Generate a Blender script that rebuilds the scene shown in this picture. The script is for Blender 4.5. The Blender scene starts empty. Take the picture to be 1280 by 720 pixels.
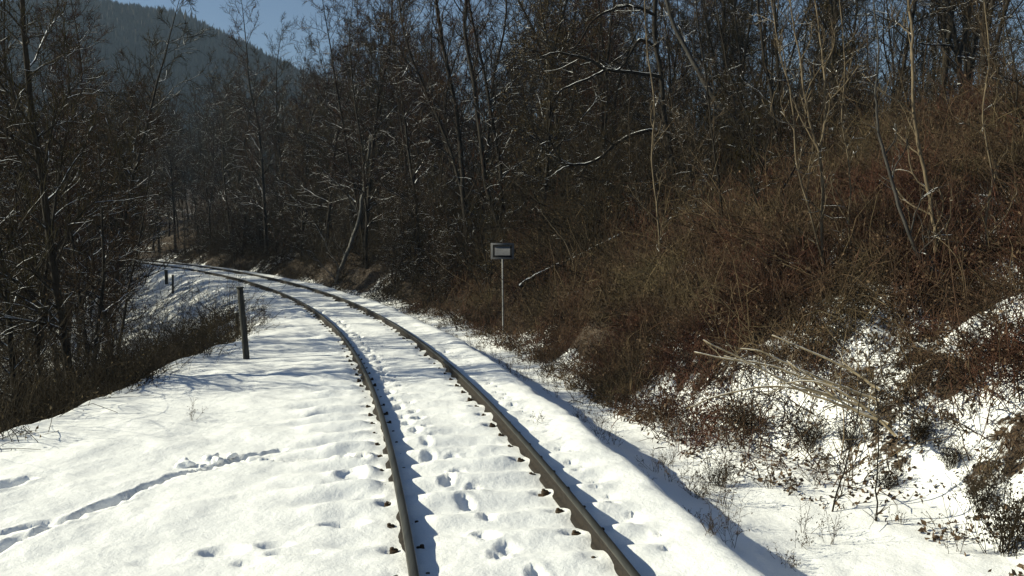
import bpy, math, random
import numpy as np
from mathutils import Vector
R = math.radians
scene = bpy.context.scene
col = scene.collection

# ------------------------------------------------------------------ camera
F = 1108.0
CAMZ = 2.397
PITCH = math.atan((360 - 290.83) / F)
cd = bpy.data.cameras.new('camera')
cam = bpy.data.objects.new('camera', cd)
col.objects.link(cam)
cam.location = (0, 0, CAMZ)
cam.rotation_euler = (R(90) - PITCH, 0, 0)
cd.sensor_width = 36
cd.lens = 36 * F / 1280
cd.clip_start = .05
cd.clip_end = 6000
scene.camera = cam

# ------------------------------------------------------------------ sky and sun
SUN_EL = R(27)
SUN_AZ = R(-86)          # measured from +Y (view direction), negative = left
sd = Vector((math.sin(SUN_AZ) * math.cos(SUN_EL), math.cos(SUN_AZ) * math.cos(SUN_EL), math.sin(SUN_EL)))
world = bpy.data.worlds.new('World')
scene.world = world
world.use_nodes = True
wn = world.node_tree
wn.nodes.clear()
sky = wn.nodes.new('ShaderNodeTexSky')
sky.sky_type = 'NISHITA'
sky.sun_disc = False
sky.sun_elevation = SUN_EL
sky.sun_rotation = SUN_AZ
sky.altitude = 400
sky.air_density = 1.0
sky.dust_density = 0.4
sky.ozone_density = 3.0
bg = wn.nodes.new('ShaderNodeBackground')
bg.inputs['Strength'].default_value = 0.05
wo = wn.nodes.new('ShaderNodeOutputWorld')
wn.links.new(sky.outputs[0], bg.inputs[0])
wn.links.new(bg.outputs[0], wo.inputs[0])
sl = bpy.data.lights.new('sun', 'SUN')
sl.energy = 5.0
sl.angle = R(.53)
sl.color = (1, .955, .725)
so = bpy.data.objects.new('sun', sl)
col.objects.link(so)
so.rotation_euler = sd.to_track_quat('Z', 'Y').to_euler()

scene.view_settings.view_transform = 'Standard'
scene.view_settings.look = 'None'
scene.view_settings.exposure = 0.62
scene.view_settings.gamma = 1
scene.view_settings.use_curve_mapping = False
scene.render.engine = 'CYCLES'
scene.cycles.max_bounces = 5
scene.cycles.diffuse_bounces = 3
scene.cycles.volume_bounces = 0
scene.cycles.use_denoising = True

rng = np.random.default_rng(7)
random.seed(7)


# ------------------------------------------------------------------ helpers
def tag(o, label=None, cat=None, group=None, kind=None):
    if label: o['label'] = label
    if cat: o['category'] = cat
    if group: o['group'] = group
    if kind: o['kind'] = kind
    return o


def empty(name, loc=(0, 0, 0), rz=0):
    o = bpy.data.objects.new(name, None)
    o.empty_display_size = .2
    o.location = loc
    o.rotation_euler = (0, 0, rz)
    col.objects.link(o)
    return o


def copy_tree(o, parent=None):
    c = o.copy()
    col.objects.link(c)
    if parent: c.parent = parent
    for ch in o.children:
        copy_tree(ch, c)
    return c


def mesh_np(name, V, Fq, mat, parent=None, smooth=True, mats=None, midx=None):
    """V (n,3), Fq (m,k) faces of equal size k -> one mesh object"""
    me = bpy.data.meshes.new(name)
    V = np.ascontiguousarray(V, np.float32)
    Fq = np.ascontiguousarray(Fq, np.int32)
    k = Fq.shape[1]
    me.vertices.add(len(V))
    me.vertices.foreach_set('co', V.ravel())
    me.loops.add(Fq.size)
    me.loops.foreach_set('vertex_index', Fq.ravel())
    me.polygons.add(len(Fq))
    me.polygons.foreach_set('loop_start', np.arange(0, Fq.size, k, dtype=np.int32))
    me.polygons.foreach_set('loop_total', np.full(len(Fq), k, np.int32))
    if smooth:
        me.polygons.foreach_set('use_smooth', np.ones(len(Fq), bool))
    for m in (mats or [mat]):
        me.materials.append(m)
    if midx is not None:
        me.polygons.foreach_set('material_index', np.ascontiguousarray(midx, np.int32))
    me.update(calc_edges=True)
    o = bpy.data.objects.new(name, me)
    col.objects.link(o)
    if parent: o.parent = parent
    return o


class Tubes:
    """collects polylines with radii; builds them as one mesh of tapered tubes"""
    def __init__(self):
        self.g = {}

    def add(self, P, r, sides=4):
        P = np.asarray(P, float)
        r = np.broadcast_to(np.asarray(r, float), (len(P),))
        self.g.setdefault((len(P), sides), []).append((P, r))

    def add_many(self, P, r, sides=3):
        for a, b in zip(P, r):
            self.g.setdefault((len(a), sides), []).append((a, b))

    def arrays(self):
        Vs, Fs, n0 = [], [], 0
        for (n, s), lst in self.g.items():
            P = np.stack([a for a, _ in lst])          # m,n,3
            r = np.stack([b for _, b in lst])          # m,n
            T = np.gradient(P, axis=1)
            T /= np.linalg.norm(T, axis=2, keepdims=True) + 1e-9
            up = np.zeros_like(T)
            # one steady reference per tube keeps the rings from twisting
            m0 = P[:, -1] - P[:, 0]
            m0 /= np.linalg.norm(m0, axis=1, keepdims=True) + 1e-9
            steep = np.abs(m0[:, 2]) > .75
            up[steep] = (1, 0.13, 0)
            up[~steep] = (0, 0.05, 1)
            A = np.cross(T, up)
            A /= np.linalg.norm(A, axis=2, keepdims=True) + 1e-9
            B = np.cross(T, A)
            ang = np.arange(s) * 2 * np.pi / s + (.5 * np.pi)
            c, q = np.cos(ang), np.sin(ang)
            V = P[:, :, None, :] + r[:, :, None, None] * (A[:, :, None, :] * c[None, None, :, None] + B[:, :, None, :] * q[None, None, :, None])
            m = len(lst)
            idx = n0 + np.arange(m * n * s).reshape(m, n, s)
            a = idx[:, :-1, :]
            b = idx[:, 1:, :]
            f = np.stack([a, np.roll(a, -1, 2), np.roll(b, -1, 2), b], -1).reshape(-1, 4)
            Vs.append(V.reshape(-1, 3))
            Fs.append(f)
            # caps at both ends for the thick ones
            if s >= 5:
                e0 = n0 + m * n * s
                cen = np.concatenate([P[:, 0], P[:, -1] + T[:, -1] * r[:, -1:] * .5])
                Vs.append(cen)
                ci0 = e0 + np.arange(m)
                ci1 = e0 + m + np.arange(m)
                for ci, ring in ((ci0, idx[:, 0, :]), (ci1, idx[:, -1, :])):
                    for k in range(s):
                        a_, b_ = ring[:, k], ring[:, (k + 1) % s]
                        Fs.append(np.stack([a_, b_, ci, ci], -1))
                n0 += 2 * m
            n0 += m * n * s
        return np.concatenate(Vs), np.concatenate(Fs)

    def build(self, name, mat, parent=None):
        V, Fq = self.arrays()
        tri = Fq[:, 2] == Fq[:, 3]
        o = None
        me = bpy.data.meshes.new(name)
        nf = len(Fq)
        lens = np.where(tri, 3, 4).astype(np.int32)
        loops = Fq[np.stack([np.ones(nf, bool)] * 3 + [~tri], 1)].astype(np.int32)
        me.vertices.add(len(V))
        me.vertices.foreach_set('co', V.astype(np.float32).ravel())
        me.loops.add(len(loops))
        me.loops.foreach_set('vertex_index', loops)
        me.polygons.add(nf)
        me.polygons.foreach_set('loop_start', np.concatenate([[0], np.cumsum(lens)[:-1]]).astype(np.int32))
        me.polygons.foreach_set('loop_total', lens)
        me.polygons.foreach_set('use_smooth', np.ones(nf, bool))
        me.materials.append(mat)
        me.update(calc_edges=True)
        o = bpy.data.objects.new(name, me)
        col.objects.link(o)
        if parent: o.parent = parent
        return o


def leaves_mesh(name, C, size, mat, parent=None, g=None):
    """small curled leaves (two-facet quads) around centres C"""
    g = g or rng
    n = len(C)
    d = g.normal(size=(n, 3)); d[:, 2] -= .8
    d /= np.linalg.norm(d, axis=1, keepdims=True)
    u = np.cross(d, g.normal(size=(n, 3)))
    u /= np.linalg.norm(u, axis=1, keepdims=True)
    w = np.cross(d, u)
    s = (size * g.uniform(.6, 1.3, n))[:, None]
    p0 = C
    p1 = C + d * s * .5 + u * s * .28 + w * s * .12
    p2 = C + d * s
    p3 = C + d * s * .5 - u * s * .28 + w * s * .12
    V = np.stack([p0, p1, p2, p3], 1).reshape(-1, 3)
    i = np.arange(n) * 4
    Fq = np.concatenate([np.stack([i, i + 1, i + 2], 1), np.stack([i, i + 2, i + 3], 1)])
    return mesh_np(name, V, Fq, mat, parent, smooth=False)


def hash2(ix, iy, seed):
    h = (ix.astype(np.int64) * 374761393 + iy.astype(np.int64) * 668265263 + seed * 1442695041) & 0xffffffff
    h = ((h ^ (h >> 13)) * 1274126177) & 0xffffffff
    h = h ^ (h >> 16)
    return (h & 0xffffff) / float(0xffffff)


def vnoise(x, y, seed=0):
    ix, iy = np.floor(x), np.floor(y)
    fx, fy = x - ix, y - iy
    fx = fx * fx * fx * (fx * (fx * 6 - 15) + 10)
    fy = fy * fy * fy * (fy * (fy * 6 - 15) + 10)
    a = hash2(ix, iy, seed); b = hash2(ix + 1, iy, seed)
    c = hash2(ix, iy + 1, seed); d = hash2(ix + 1, iy + 1, seed)
    return (a + (b - a) * fx) * (1 - fy) + (c + (d - c) * fx) * fy - .5


def fbm(x, y, oct=4, seed=0, gain=.5):
    t = 0; a = 1
    for k in range(oct):
        c, s_ = math.cos(.7 * k + .3), math.sin(.7 * k + .3)
        t = t + a * vnoise((x * c - y * s_) * 2 ** k + 17.3 * k, (x * s_ + y * c) * 2 ** k - 9.1 * k, seed + k)
        a *= gain
    return t


def sstep(a, b, x):
    t = np.clip((x - a) / (b - a), 0, 1)
    return t * t * (3 - 2 * t)


# ------------------------------------------------------------------ the line of the track
KS = [-200, 0, 10, 20, 35, 55, 90, 140, 200]
KT = np.radians([-5, -7.56, -11.0, -15.47, -22.48, -29.5, -40.4, -56, -70])
DS = .1
S = np.arange(0, 200, DS)
TH = np.interp(S, KS, KT)
TX = 1.0 + np.concatenate([[0], np.cumsum(np.sin(TH[:-1])) * DS])
TY = np.concatenate([[0], np.cumsum(np.cos(TH[:-1])) * DS])
Sb = np.arange(-60, 0, DS)
thb = math.radians(-7.56)
TX = np.concatenate([1.0 + Sb * math.sin(thb), TX]); TY = np.concatenate([Sb * math.cos(thb), TY])
S = np.concatenate([Sb, S]); TH = np.concatenate([np.full(len(Sb), thb), TH])
GRADE = .0011


def track_pt(s, off=0.0, z=0.0):
    s = np.asarray(s, float)
    x = np.interp(s, S, TX); y = np.interp(s, S, TY); th = np.interp(s, S, TH)
    zz = z + GRADE * np.clip(s, 0, None) + np.clip(off, -1.3, 1.3) * .033
    return np.stack([x + off * np.cos(th), y - off * np.sin(th), zz + 0 * x], -1)


def track_so(X, Y):
    X = np.asarray(X, float); Y = np.asarray(Y, float)
    shp = X.shape
    X = X.ravel(); Y = Y.ravel()
    st = 8
    tx, ty = TX[::st], TY[::st]
    near = np.empty(len(X), int)
    for i in range(0, len(X), 40000):
        d = (X[i:i + 40000, None].astype(np.float32) - tx[None].astype(np.float32)) ** 2 + (Y[i:i + 40000, None].astype(np.float32) - ty[None].astype(np.float32)) ** 2
        near[i:i + 40000] = d.argmin(1)
    s0 = S[::st][near]; th = TH[::st][near]
    s = s0.copy()
    for _ in range(2):
        px = np.interp(s, S, TX); py = np.interp(s, S, TY); th = np.interp(s, S, TH)
        dx, dy = X - px, Y - py
        s = s + np.clip(dx * np.sin(th) + dy * np.cos(th), -2, 2)
        s = np.clip(s, S[0], S[-1])
    px = np.interp(s, S, TX); py = np.interp(s, S, TY); th = np.interp(s, S, TH)
    dx, dy = X - px, Y - py
    off = dx * np.cos(th) - dy * np.sin(th)
    # beyond the ends keep true distance
    dist = np.hypot(dx, dy)
    off = np.where(np.abs(off) < dist * .7, np.sign(off + 1e-9) * dist, off)
    return s.reshape(shp), off.reshape(shp)


def edge_left(s):
    return np.interp(s, [-40, 0, 5, 11, 16.5, 21, 25, 30, 60, 100], [8.5, 7.6, 6.7, 5.8, 4.8, 3.6, 2.7, 2.3, 2.2, 2.2])


def foot_right(s):
    return np.interp(s, [-40, 0, 8, 11, 14, 20, 26, 45, 100], [5.4, 5.0, 4.3, 3.6, 3.5, 3.7, 3.7, 3.0, 3.0])


def height(X, Y, detail=True):
    s, off = track_so(X, Y)
    base = GRADE * np.clip(s, 0, None)
    el = edge_left(s) + .9 * fbm(s * .45, off * .1, 4, 5)
    fr = foot_right(s) + .5 * fbm(s * .35, off * 0, 3, 9)
    z = -.115 + base + np.clip(off, -1.3, 1.3) * .033
    # left shelf, then the drop into the hollow inside the curve
    lo = -off
    z = z - .035 * np.clip(lo - 1.4, 0, None) * (lo < 60)
    dl = np.clip(lo - el, 0, None)
    depth = 4.2 + 1.2 * vnoise(s * .05, off * .05, 3)
    drop = depth * (1 - np.exp(-(dl ** 1.25) * .62 / depth))
    z = z - drop
    z = z + np.clip(lo - 34, 0, 60) * .09
    # right berm edge, ditch
    ber = 1.68 + .14 * fbm(s * .8, off * 0 + 3, 3, 21)
    z = z - .40 * sstep(ber, ber + .50, off) + .035 * sstep(ber - .5, ber - .1, off) * (1 - sstep(ber - .1, ber + .2, off))
    z = z - .12 * sstep(ber + .4, ber + 1.2, off) * (1 - sstep(ber + 1.2, fr + .3, off))
    # bank
    dr = np.clip(off - fr, 0, None)
    steep = np.interp(s, [-40, 0, 30, 45, 80], [.70, .70, .66, .50, .42])
    crest = np.interp(s, [-40, 20, 35, 50, 90], [8.4, 8.4, 8.0, 7.4, 8.2]) + 1.6 * vnoise(s * .06, off * .03, 33)
    rise = crest * (1 - np.exp(-np.clip(dr, 0, 400) * steep * 1.18 / crest)) + .06 * np.clip(dr - 14, 0, 120) * sstep(30, 60, s)
    rise = rise * sstep(0, 1.2, dr) 
    z = z + rise
    out = sstep(0, 1.5, dr) + sstep(0, 1.5, dl)
    z = z + out * (.55 * fbm(X * .35, Y * .35, 4, 41) + .24 * fbm(X * 1.8, Y * 1.8, 5, 45))
    if detail:
        a = np.abs(off)
        z = z + .050 * fbm(X * .9, Y * .9, 3, 51) + .016 * fbm(X * 4, Y * 4, 3, 52) + .045 * vnoise(X * 1.7, Y * 1.3, 55) * sstep(1.5, 2.2, a)
        # snow sagging between the sleepers
        str_ = np.clip(.62 + 2.3 * fbm(s * .8, off * .9, 3, 61), 0, 1.35)
        wob = s + .05 * fbm(s * 1.2, off * 2.5, 2, 62)
        ph = np.cos(2 * np.pi * wob / .6)
        w = (1 - sstep(.95, 1.5 + .5 * vnoise(s * 1.1, off * 0, 67), a))
        w = np.where(off < 0, 1 - sstep(1.3, 2.0 + .8 * vnoise(s * .8, off * 0, 66), a), w)
        z = z + (.038 + .022 * (off < -.9)) * w * str_ * ph * (1 - .3 * np.exp(-((a - .0) / .3) ** 2)) * (1 - .45 * np.exp(-((a - .7525) / .22) ** 2))
        # snow packed lower against the rails
        ra = np.abs(a - .7525)
        z = z - .015 * np.exp(-(ra / .13) ** 2)
        kk = np.round(s / .6)
        rnd = hash2(kk, kk * 0 + (off > 0), 71)
        pk = np.clip(np.cos(2 * np.pi * s / .6), 0, 1) ** 4 * np.clip(1.7 * rnd - .1, 0, 1.3)
        z = z - .055 * pk * (np.exp(-((off - .60) / .07) ** 2) + .9 * np.exp(-((off + .90) / .06) ** 2)) * (s < 60)
        z = z - .02 * pk * (np.exp(-((off - .90) / .05) ** 2) + np.exp(-((off + .60) / .05) ** 2))
    return z, s, off


def unproj(px, py, d):
    """pixel of the photo at depth d along the view axis -> world point"""
    u = (px - 640) / F * d
    v = (360 - py) / F * d
    c, s_ = math.cos(PITCH), math.sin(PITCH)
    return np.array([u, d * c + v * s_, CAMZ - d * s_ + v * c])


def ground_hit(px, py, dmin=5, dmax=120):
    ds = np.exp(np.linspace(math.log(dmin), math.log(dmax), 900))
    P = np.stack([unproj(px, py, d) for d in ds])
    z, _, _ = height(P[:, 0], P[:, 1], False)
    k = np.nonzero(P[:, 2] < z)[0]
    i = k[0] if len(k) else len(ds) - 1
    p = P[i].copy(); p[2] = z[i]
    return p, ds[i]


def gz(x, y, detail=False):
    z, _, _ = height(np.array([x]), np.array([y]), detail)
    return float(z[0])


# ------------------------------------------------------------------ materials
def newmat(name):
    m = bpy.data.materials.new(name)
    m.use_nodes = True
    nt = m.node_tree
    nt.nodes.clear()
    out = nt.nodes.new('ShaderNodeOutputMaterial')
    b = nt.nodes.new('ShaderNodeBsdfPrincipled')
    b.inputs['Specular IOR Level'].default_value = .25
    nt.links.new(b.outputs[0], out.inputs[0])
    return m, nt, b


def nd(nt, t, **kw):
    n = nt.nodes.new(t)
    for k, v in kw.items():
        if hasattr(n, k): setattr(n, k, v)
        else: n.inputs[k].default_value = v
    return n


def noise(nt, scale, detail=4, rough=.55, coord='Object', stretch=None):
    tc = nt.nodes.new('ShaderNodeTexCoord')
    n = nt.nodes.new('ShaderNodeTexNoise')
    n.inputs['Scale'].default_value = scale
    n.inputs['Detail'].default_value = detail
    n.inputs['Roughness'].default_value = rough
    if stretch:
        mp = nt.nodes.new('ShaderNodeMapping')
        mp.inputs['Scale'].default_value = stretch
        nt.links.new(tc.outputs[coord], mp.inputs[0]); nt.links.new(mp.outputs[0], n.inputs[0])
    else:
        nt.links.new(tc.outputs[coord], n.inputs[0])
    return n


def ramp(nt, src, stops):
    r = nt.nodes.new('ShaderNodeValToRGB')
    e = r.color_ramp.elements
    while len(e) < len(stops): e.new(.5)
    for el, (p, c) in zip(e, stops):
        el.position = p
        el.color = (c[0], c[1], c[2], 1) if isinstance(c, (tuple, list)) else (c, c, c, 1)
    nt.links.new(src, r.inputs[0])
    return r


def bump(nt, src, bsdf, dist, strength=1):
    b = nt.nodes.new('ShaderNodeBump')
    b.inputs['Distance'].default_value = dist
    b.inputs['Strength'].default_value = strength
    nt.links.new(src, b.inputs['Height'])
    nt.links.new(b.outputs[0], bsdf.inputs['Normal'])
    return b


SNOWC = (.84, .85, .87)


def ground_material():
    m, nt, b = newmat('snow_and_soil')
    at = nd(nt, 'ShaderNodeAttribute', attribute_name='snow')
    n1 = noise(nt, 3.2, 8, .68)
    n2 = noise(nt, 22, 6, .6)
    mx = nd(nt, 'ShaderNodeMath', operation='MULTIPLY_ADD')
    mx.inputs[1].default_value = .95; mx.inputs[2].default_value = -.47
    nt.links.new(n1.outputs[0], mx.inputs[0])
    m2 = nd(nt, 'ShaderNodeMath', operation='MULTIPLY_ADD')
    m2.inputs[1].default_value = .38
    nt.links.new(n2.outputs[0], m2.inputs[0])
    nt.links.new(mx.outputs[0], m2.inputs[2])
    ad = nd(nt, 'ShaderNodeMath', operation='ADD')
    nt.links.new(at.outputs['Fac'], ad.inputs[0]); nt.links.new(m2.outputs[0], ad.inputs[1])
    fac = ramp(nt, ad.outputs[0], [(.61, 0.), (.67, 1.)])
    soil = ramp(nt, noise(nt, 38, 8, .8).outputs[0], [(.38, (.008, .006, .004)), (.5, (.032, .021, .013)), (.62, (.10, .064, .036))])
    sc = ramp(nt, noise(nt, 60, 4).outputs[0], [(.3, (.80, .81, .83)), (.7, (.87, .88, .89))])
    mix = nd(nt, 'ShaderNodeMix', data_type='RGBA')
    nt.links.new(fac.outputs[0], mix.inputs[0])
    nt.links.new(soil.outputs[0], mix.inputs[6]); nt.links.new(sc.outputs[0], mix.inputs[7])
    nt.links.new(mix.outputs[2], b.inputs['Base Color'])
    b.inputs['Roughness'].default_value = .7
    nb = noise(nt, 9, 9, .62)
    nb2 = noise(nt, 70, 4, .7)
    a2 = nd(nt, 'ShaderNodeMath', operation='MULTIPLY_ADD')
    a2.inputs[1].default_value = .22
    nt.links.new(nb2.outputs[0], a2.inputs[0]); nt.links.new(nb.outputs[0], a2.inputs[2])
    a3 = nd(nt, 'ShaderNodeMath', operation='MULTIPLY_ADD')
    a3.inputs[1].default_value = .9
    nt.links.new(fac.outputs[0], a3.inputs[0]); nt.links.new(a2.outputs[0], a3.inputs[2])
    bump(nt, a3.outputs[0], b, .028, .6)
    return m


def bark_material(name, c0, c1, snow=.0, scale=9):
    """bark; snow lies on surfaces that face up when snow > 0"""
    m, nt, b = newmat(name)
    n = noise(nt, scale, 6, .65, stretch=(1, 1, .35))
    r = ramp(nt, n.outputs[0], [(.32, c0), (.68, c1)])
    last = r.outputs[0]
    if snow > 0:
        g = nt.nodes.new('ShaderNodeNewGeometry')
        sx = nt.nodes.new('ShaderNodeSeparateXYZ')
        nt.links.new(g.outputs['Normal'], sx.inputs[0])
        tc = noise(nt, 3.2, 5, .7)
        ad = nd(nt, 'ShaderNodeMath', operation='MULTIPLY_ADD')
        ad.inputs[1].default_value = 1.1
        nt.links.new(tc.outputs[0], ad.inputs[0]); nt.links.new(sx.outputs[2], ad.inputs[2])
        f = ramp(nt, ad.outputs[0], [(0, 0.), (1, 1.)])
        f.color_ramp.elements[0].position = min(.99, 1.32 - snow)
        f.color_ramp.elements[1].position = 1.0
        mr = nd(nt, 'ShaderNodeMapRange')
        mr.inputs['From Min'].default_value = 1.42 - snow
        mr.inputs['From Max'].default_value = 1.50 - snow
        nt.links.new(ad.outputs[0], mr.inputs[0])
        mix = nd(nt, 'ShaderNodeMix', data_type='RGBA')
        nt.links.new(mr.outputs[0], mix.inputs[0])
        nt.links.new(last, mix.inputs[6]); mix.inputs[7].default_value = (*SNOWC, 1)
        last = mix.outputs[2]
        nt.nodes.remove(f)
    nt.links.new(last, b.inputs['Base Color'])
    b.inputs['Roughness'].default_value = .85
    b.inputs['Specular IOR Level'].default_value = .15
    bump(nt, n.outputs[0], b, .012, .7)
    return m


def simple(name, c0, c1, scale=8, rough=.8, spec=.2, metal=0, bumpd=.003, stretch=None):
    m, nt, b = newmat(name)
    n = noise(nt, scale, 6, .6, stretch=stretch)
    r = ramp(nt, n.outputs[0], [(.33, c0), (.67, c1)])
    nt.links.new(r.outputs[0], b.inputs['Base Color'])
    b.inputs['Roughness'].default_value = rough
    b.inputs['Specular IOR Level'].default_value = spec
    b.inputs['Metallic'].default_value = metal
    bump(nt, n.outputs[0], b, bumpd, .7)
    return m


M_ground = ground_material()
def twig_material():
    m, nt, b = newmat('twig_bark')
    oi = nt.nodes.new('ShaderNodeObjectInfo')
    r = ramp(nt, oi.outputs['Random'], [(.0, (.038, .032, .012)), (.35, (.048, .029, .015)), (.7, (.058, .026, .014)), (1., (.040, .034, .014))])
    n2 = noise(nt, 1.3, 3)
    r2 = ramp(nt, n2.outputs[0], [(.3, .4), (.7, 1.1)])
    mx = nd(nt, 'ShaderNodeMix', data_type='RGBA', blend_type='MULTIPLY')
    mx.inputs[0].default_value = 1
    nt.links.new(r.outputs[0], mx.inputs[6]); nt.links.new(r2.outputs[0], mx.inputs[7])
    nt.links.new(mx.outputs[2], b.inputs['Base Color'])
    b.inputs['Roughness'].default_value = .9
    b.inputs['Specular IOR Level'].default_value = .05
    return m


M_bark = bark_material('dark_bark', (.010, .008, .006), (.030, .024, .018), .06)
M_twig = twig_material()
M_snowtwig = bark_material('snowy_branch_bark', (.012, .010, .008), (.035, .029, .022), .36, 4)
M_tan = bark_material('tan_bark', (.055, .042, .028), (.18, .14, .09), .08, 14)  # light tan bark, default for the traced trees
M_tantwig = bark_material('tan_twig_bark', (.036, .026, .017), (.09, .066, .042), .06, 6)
M_dead = bark_material('bleached_dead_bark', (.12, .095, .06), (.32, .26, .17), .06, 14)
M_birch = bark_material('pale_bark', (.03, .028, .026), (.19, .185, .175), .10, 5)
M_grey = bark_material('grey_bark', (.022, .020, .018), (.065, .06, .055), .18, 8)
M_leaf = simple('dry_leaf', (.05, .032, .019), (.12, .078, .045), 3, .8)
M_leafo = simple('withered_leaf', (.045, .033, .016), (.12, .085, .04), 3, .8)


def bramble_material():
    m, nt, b = newmat('bramble_cane')
    n = noise(nt, .55, 4, .6)
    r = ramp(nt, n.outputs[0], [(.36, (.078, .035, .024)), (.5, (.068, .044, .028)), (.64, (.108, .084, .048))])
    n2 = noise(nt, 1.7, 5, .75)
    r2 = ramp(nt, n2.outputs[0], [(.38, .28), (.5, .9), (.62, 1.75)])
    mx = nd(nt, 'ShaderNodeMix', data_type='RGBA', blend_type='MULTIPLY')
    mx.inputs[0].default_value = 1
    nt.links.new(r.outputs[0], mx.inputs[6]); nt.links.new(r2.outputs[0], mx.inputs[7])
    nt.links.new(mx.outputs[2], b.inputs['Base Color'])
    b.inputs['Roughness'].default_value = .85
    b.inputs['Specular IOR Level'].default_value = .1
    return m


M_bramble = bramble_material()
M_cane = simple('tan_dead_stem', (.08, .055, .032), (.20, .15, .09), 5, .85, .1)
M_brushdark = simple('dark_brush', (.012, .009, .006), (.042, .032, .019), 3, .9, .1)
M_weed = simple('dry_weed', (.03, .022, .016), (.10, .075, .05), 12, .9, .1)
M_rail = simple('rusty_rail_side', (.008, .006, .005), (.024, .018, .013), 18, .8, .25, 0, .002)
M_railtop = simple('dull_running_surface', (.042, .042, .037), (.085, .083, .072), 24, .42, .5, .3, .0006, (1, .05, 1))
M_sleeper = simple('sleeper_wood', (.025, .018, .012), (.08, .058, .04), 10, .9, .1, 0, .004)
M_iron = simple('rusty_fastening', (.02, .014, .009), (.06, .038, .022), 30, .8, .2, 0, .002)
M_post = simple('weathered_post', (.022, .022, .020), (.055, .054, .048), 16, .85, .2, 0, .004, (1, 1, .15))
M_signw = simple('shaded_white_sign_paint', (.075, .075, .08), (.10, .10, .105), 9, .5, .4, 0, .0004)  # white board darkened to grey; the shade on its face is in the colour
M_signp = simple('shaded_white_sign_panel', (.12, .12, .13), (.155, .155, .165), 9, .5, .4, 0, .0004)  # white panel, also greyed: its shade is painted in, less than the board's
M_signb = simple('black_sign_paint', (.008, .008, .009), (.012, .012, .013), 9, .8, .1, 0, .0004)
M_pole = simple('grey_painted_pole', (.15, .15, .15), (.24, .24, .24), 12, .55, .4, 0, .0006)
M_hill = simple('hill_soil', (.018, .016, .013), (.05, .044, .034), .04, .9, .1, 0, .5)
M_snow = simple('snow_lump', (.80, .81, .83), (.87, .88, .89), 12, .7, .2, 0, .01)


# ------------------------------------------------------------------ ground
def spaced(a, b, fine0, fine1, h, grow, hmax):
    v = list(np.arange(fine0, fine1, h))
    x = fine1; st = h
    while x < b:
        v.append(x); st = min(st * grow, hmax); x += st
    v.append(b)
    w = []
    x = fine0; st = h
    while x > a:
        st = min(st * grow, hmax); x -= st; w.append(x)
    return np.array(sorted(w) + v)


gx = spaced(-900, 900, -7.5, 6.0, .04, 1.022, 60)
yy = [5.0]
while yy[-1] < 1600:
    d = yy[-1]
    yy.append(d + min(max(.038, (d - 4) * .0058), 60))
yb = [5.0]; st = .05
while yb[-1] > -300:
    st = min(st * 1.12, 30); yb.append(yb[-1] - st)
gy = np.array(sorted(yb[1:]) + yy)
GX, GY = np.meshgrid(gx, gy)
Z, GS, GO = height(GX, GY, True)


def stamp(Zm, x, y, rx, ry, ang, dz, rim=.25):
    i0, i1 = np.searchsorted(gx, [x - 3 * max(rx, ry), x + 3 * max(rx, ry)])
    j0, j1 = np.searchsorted(gy, [y - 3 * max(rx, ry), y + 3 * max(rx, ry)])
    if i1 <= i0 or j1 <= j0: return
    X = GX[j0:j1, i0:i1] - x; Y = GY[j0:j1, i0:i1] - y
    c, s_ = math.cos(ang), math.sin(ang)
    u = (X * c + Y * s_) / rx; v = (-X * s_ + Y * c) / ry
    r = np.sqrt(u * u + v * v) * (1 + .25 * vnoise(GX[j0:j1, i0:i1] * 14, GY[j0:j1, i0:i1] * 14, 77))
    Zm[j0:j1, i0:i1] += -dz * (1 - sstep(.75, 1.12, r)) + dz * rim * np.exp(-((r - 1.3) / .22) ** 2)


# footprints up the middle of the track
r_ = random.Random(3)
s_ = 6.2; k = 0
while s_ < 34:
    base_off = np.interp(s_, [6, 9, 12, 16, 22, 34], [.02, -.14, -.30, -.42, -.45, -.5])
    off = base_off + (.09 if k % 2 else -.09) + r_.uniform(-.05, .05)
    p = track_pt(s_, off)
    th = float(np.interp(s_, S, TH))
    stamp(Z, p[0], p[1], .055 + r_.uniform(0, .02), .115 + r_.uniform(0, .03), -th + r_.uniform(-.3, .3), .032 + r_.uniform(0, .026), .3)
    s_ += r_.choice((.16, .24, .34, .42)) * r_.uniform(.8, 1.2); k += 1
# paw prints on the shoulder
s_ = 6.6; k = 0
while s_ < 20:
    off = 1.22 + .05 * math.sin(s_ * 1.3) + (.05 if k % 2 else -.05) + r_.uniform(-.02, .02)
    p = track_pt(s_, off)
    stamp(Z, p[0], p[1], .035, .045, 0, .04, .2)
    s_ += r_.uniform(.18, .45); k += 1


def furrow(pts, w, dep, seed):
    q = []
    for (px, py) in pts:
        v = unproj(px, py, 1.0) - np.array([0, 0, CAMZ])
        t = (-.2 - CAMZ) / v[2]
        q.append((v[0] * t, v[1] * t))
    q = np.array(q)
    L = np.concatenate([[0], np.cumsum(np.hypot(*np.diff(q, axis=0).T))])
    rr = random.Random(seed)
    t = 0
    while t < L[-1]:
        x = np.interp(t, L, q[:, 0]); y = np.interp(t, L, q[:, 1])
        stamp(Z, x + rr.uniform(-.02, .02), y + rr.uniform(-.02, .02), w * rr.uniform(.7, 1.2), w * rr.uniform(.8, 1.2), 0, dep * rr.uniform(.25, .6), .16)
        t += w * .8


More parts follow.
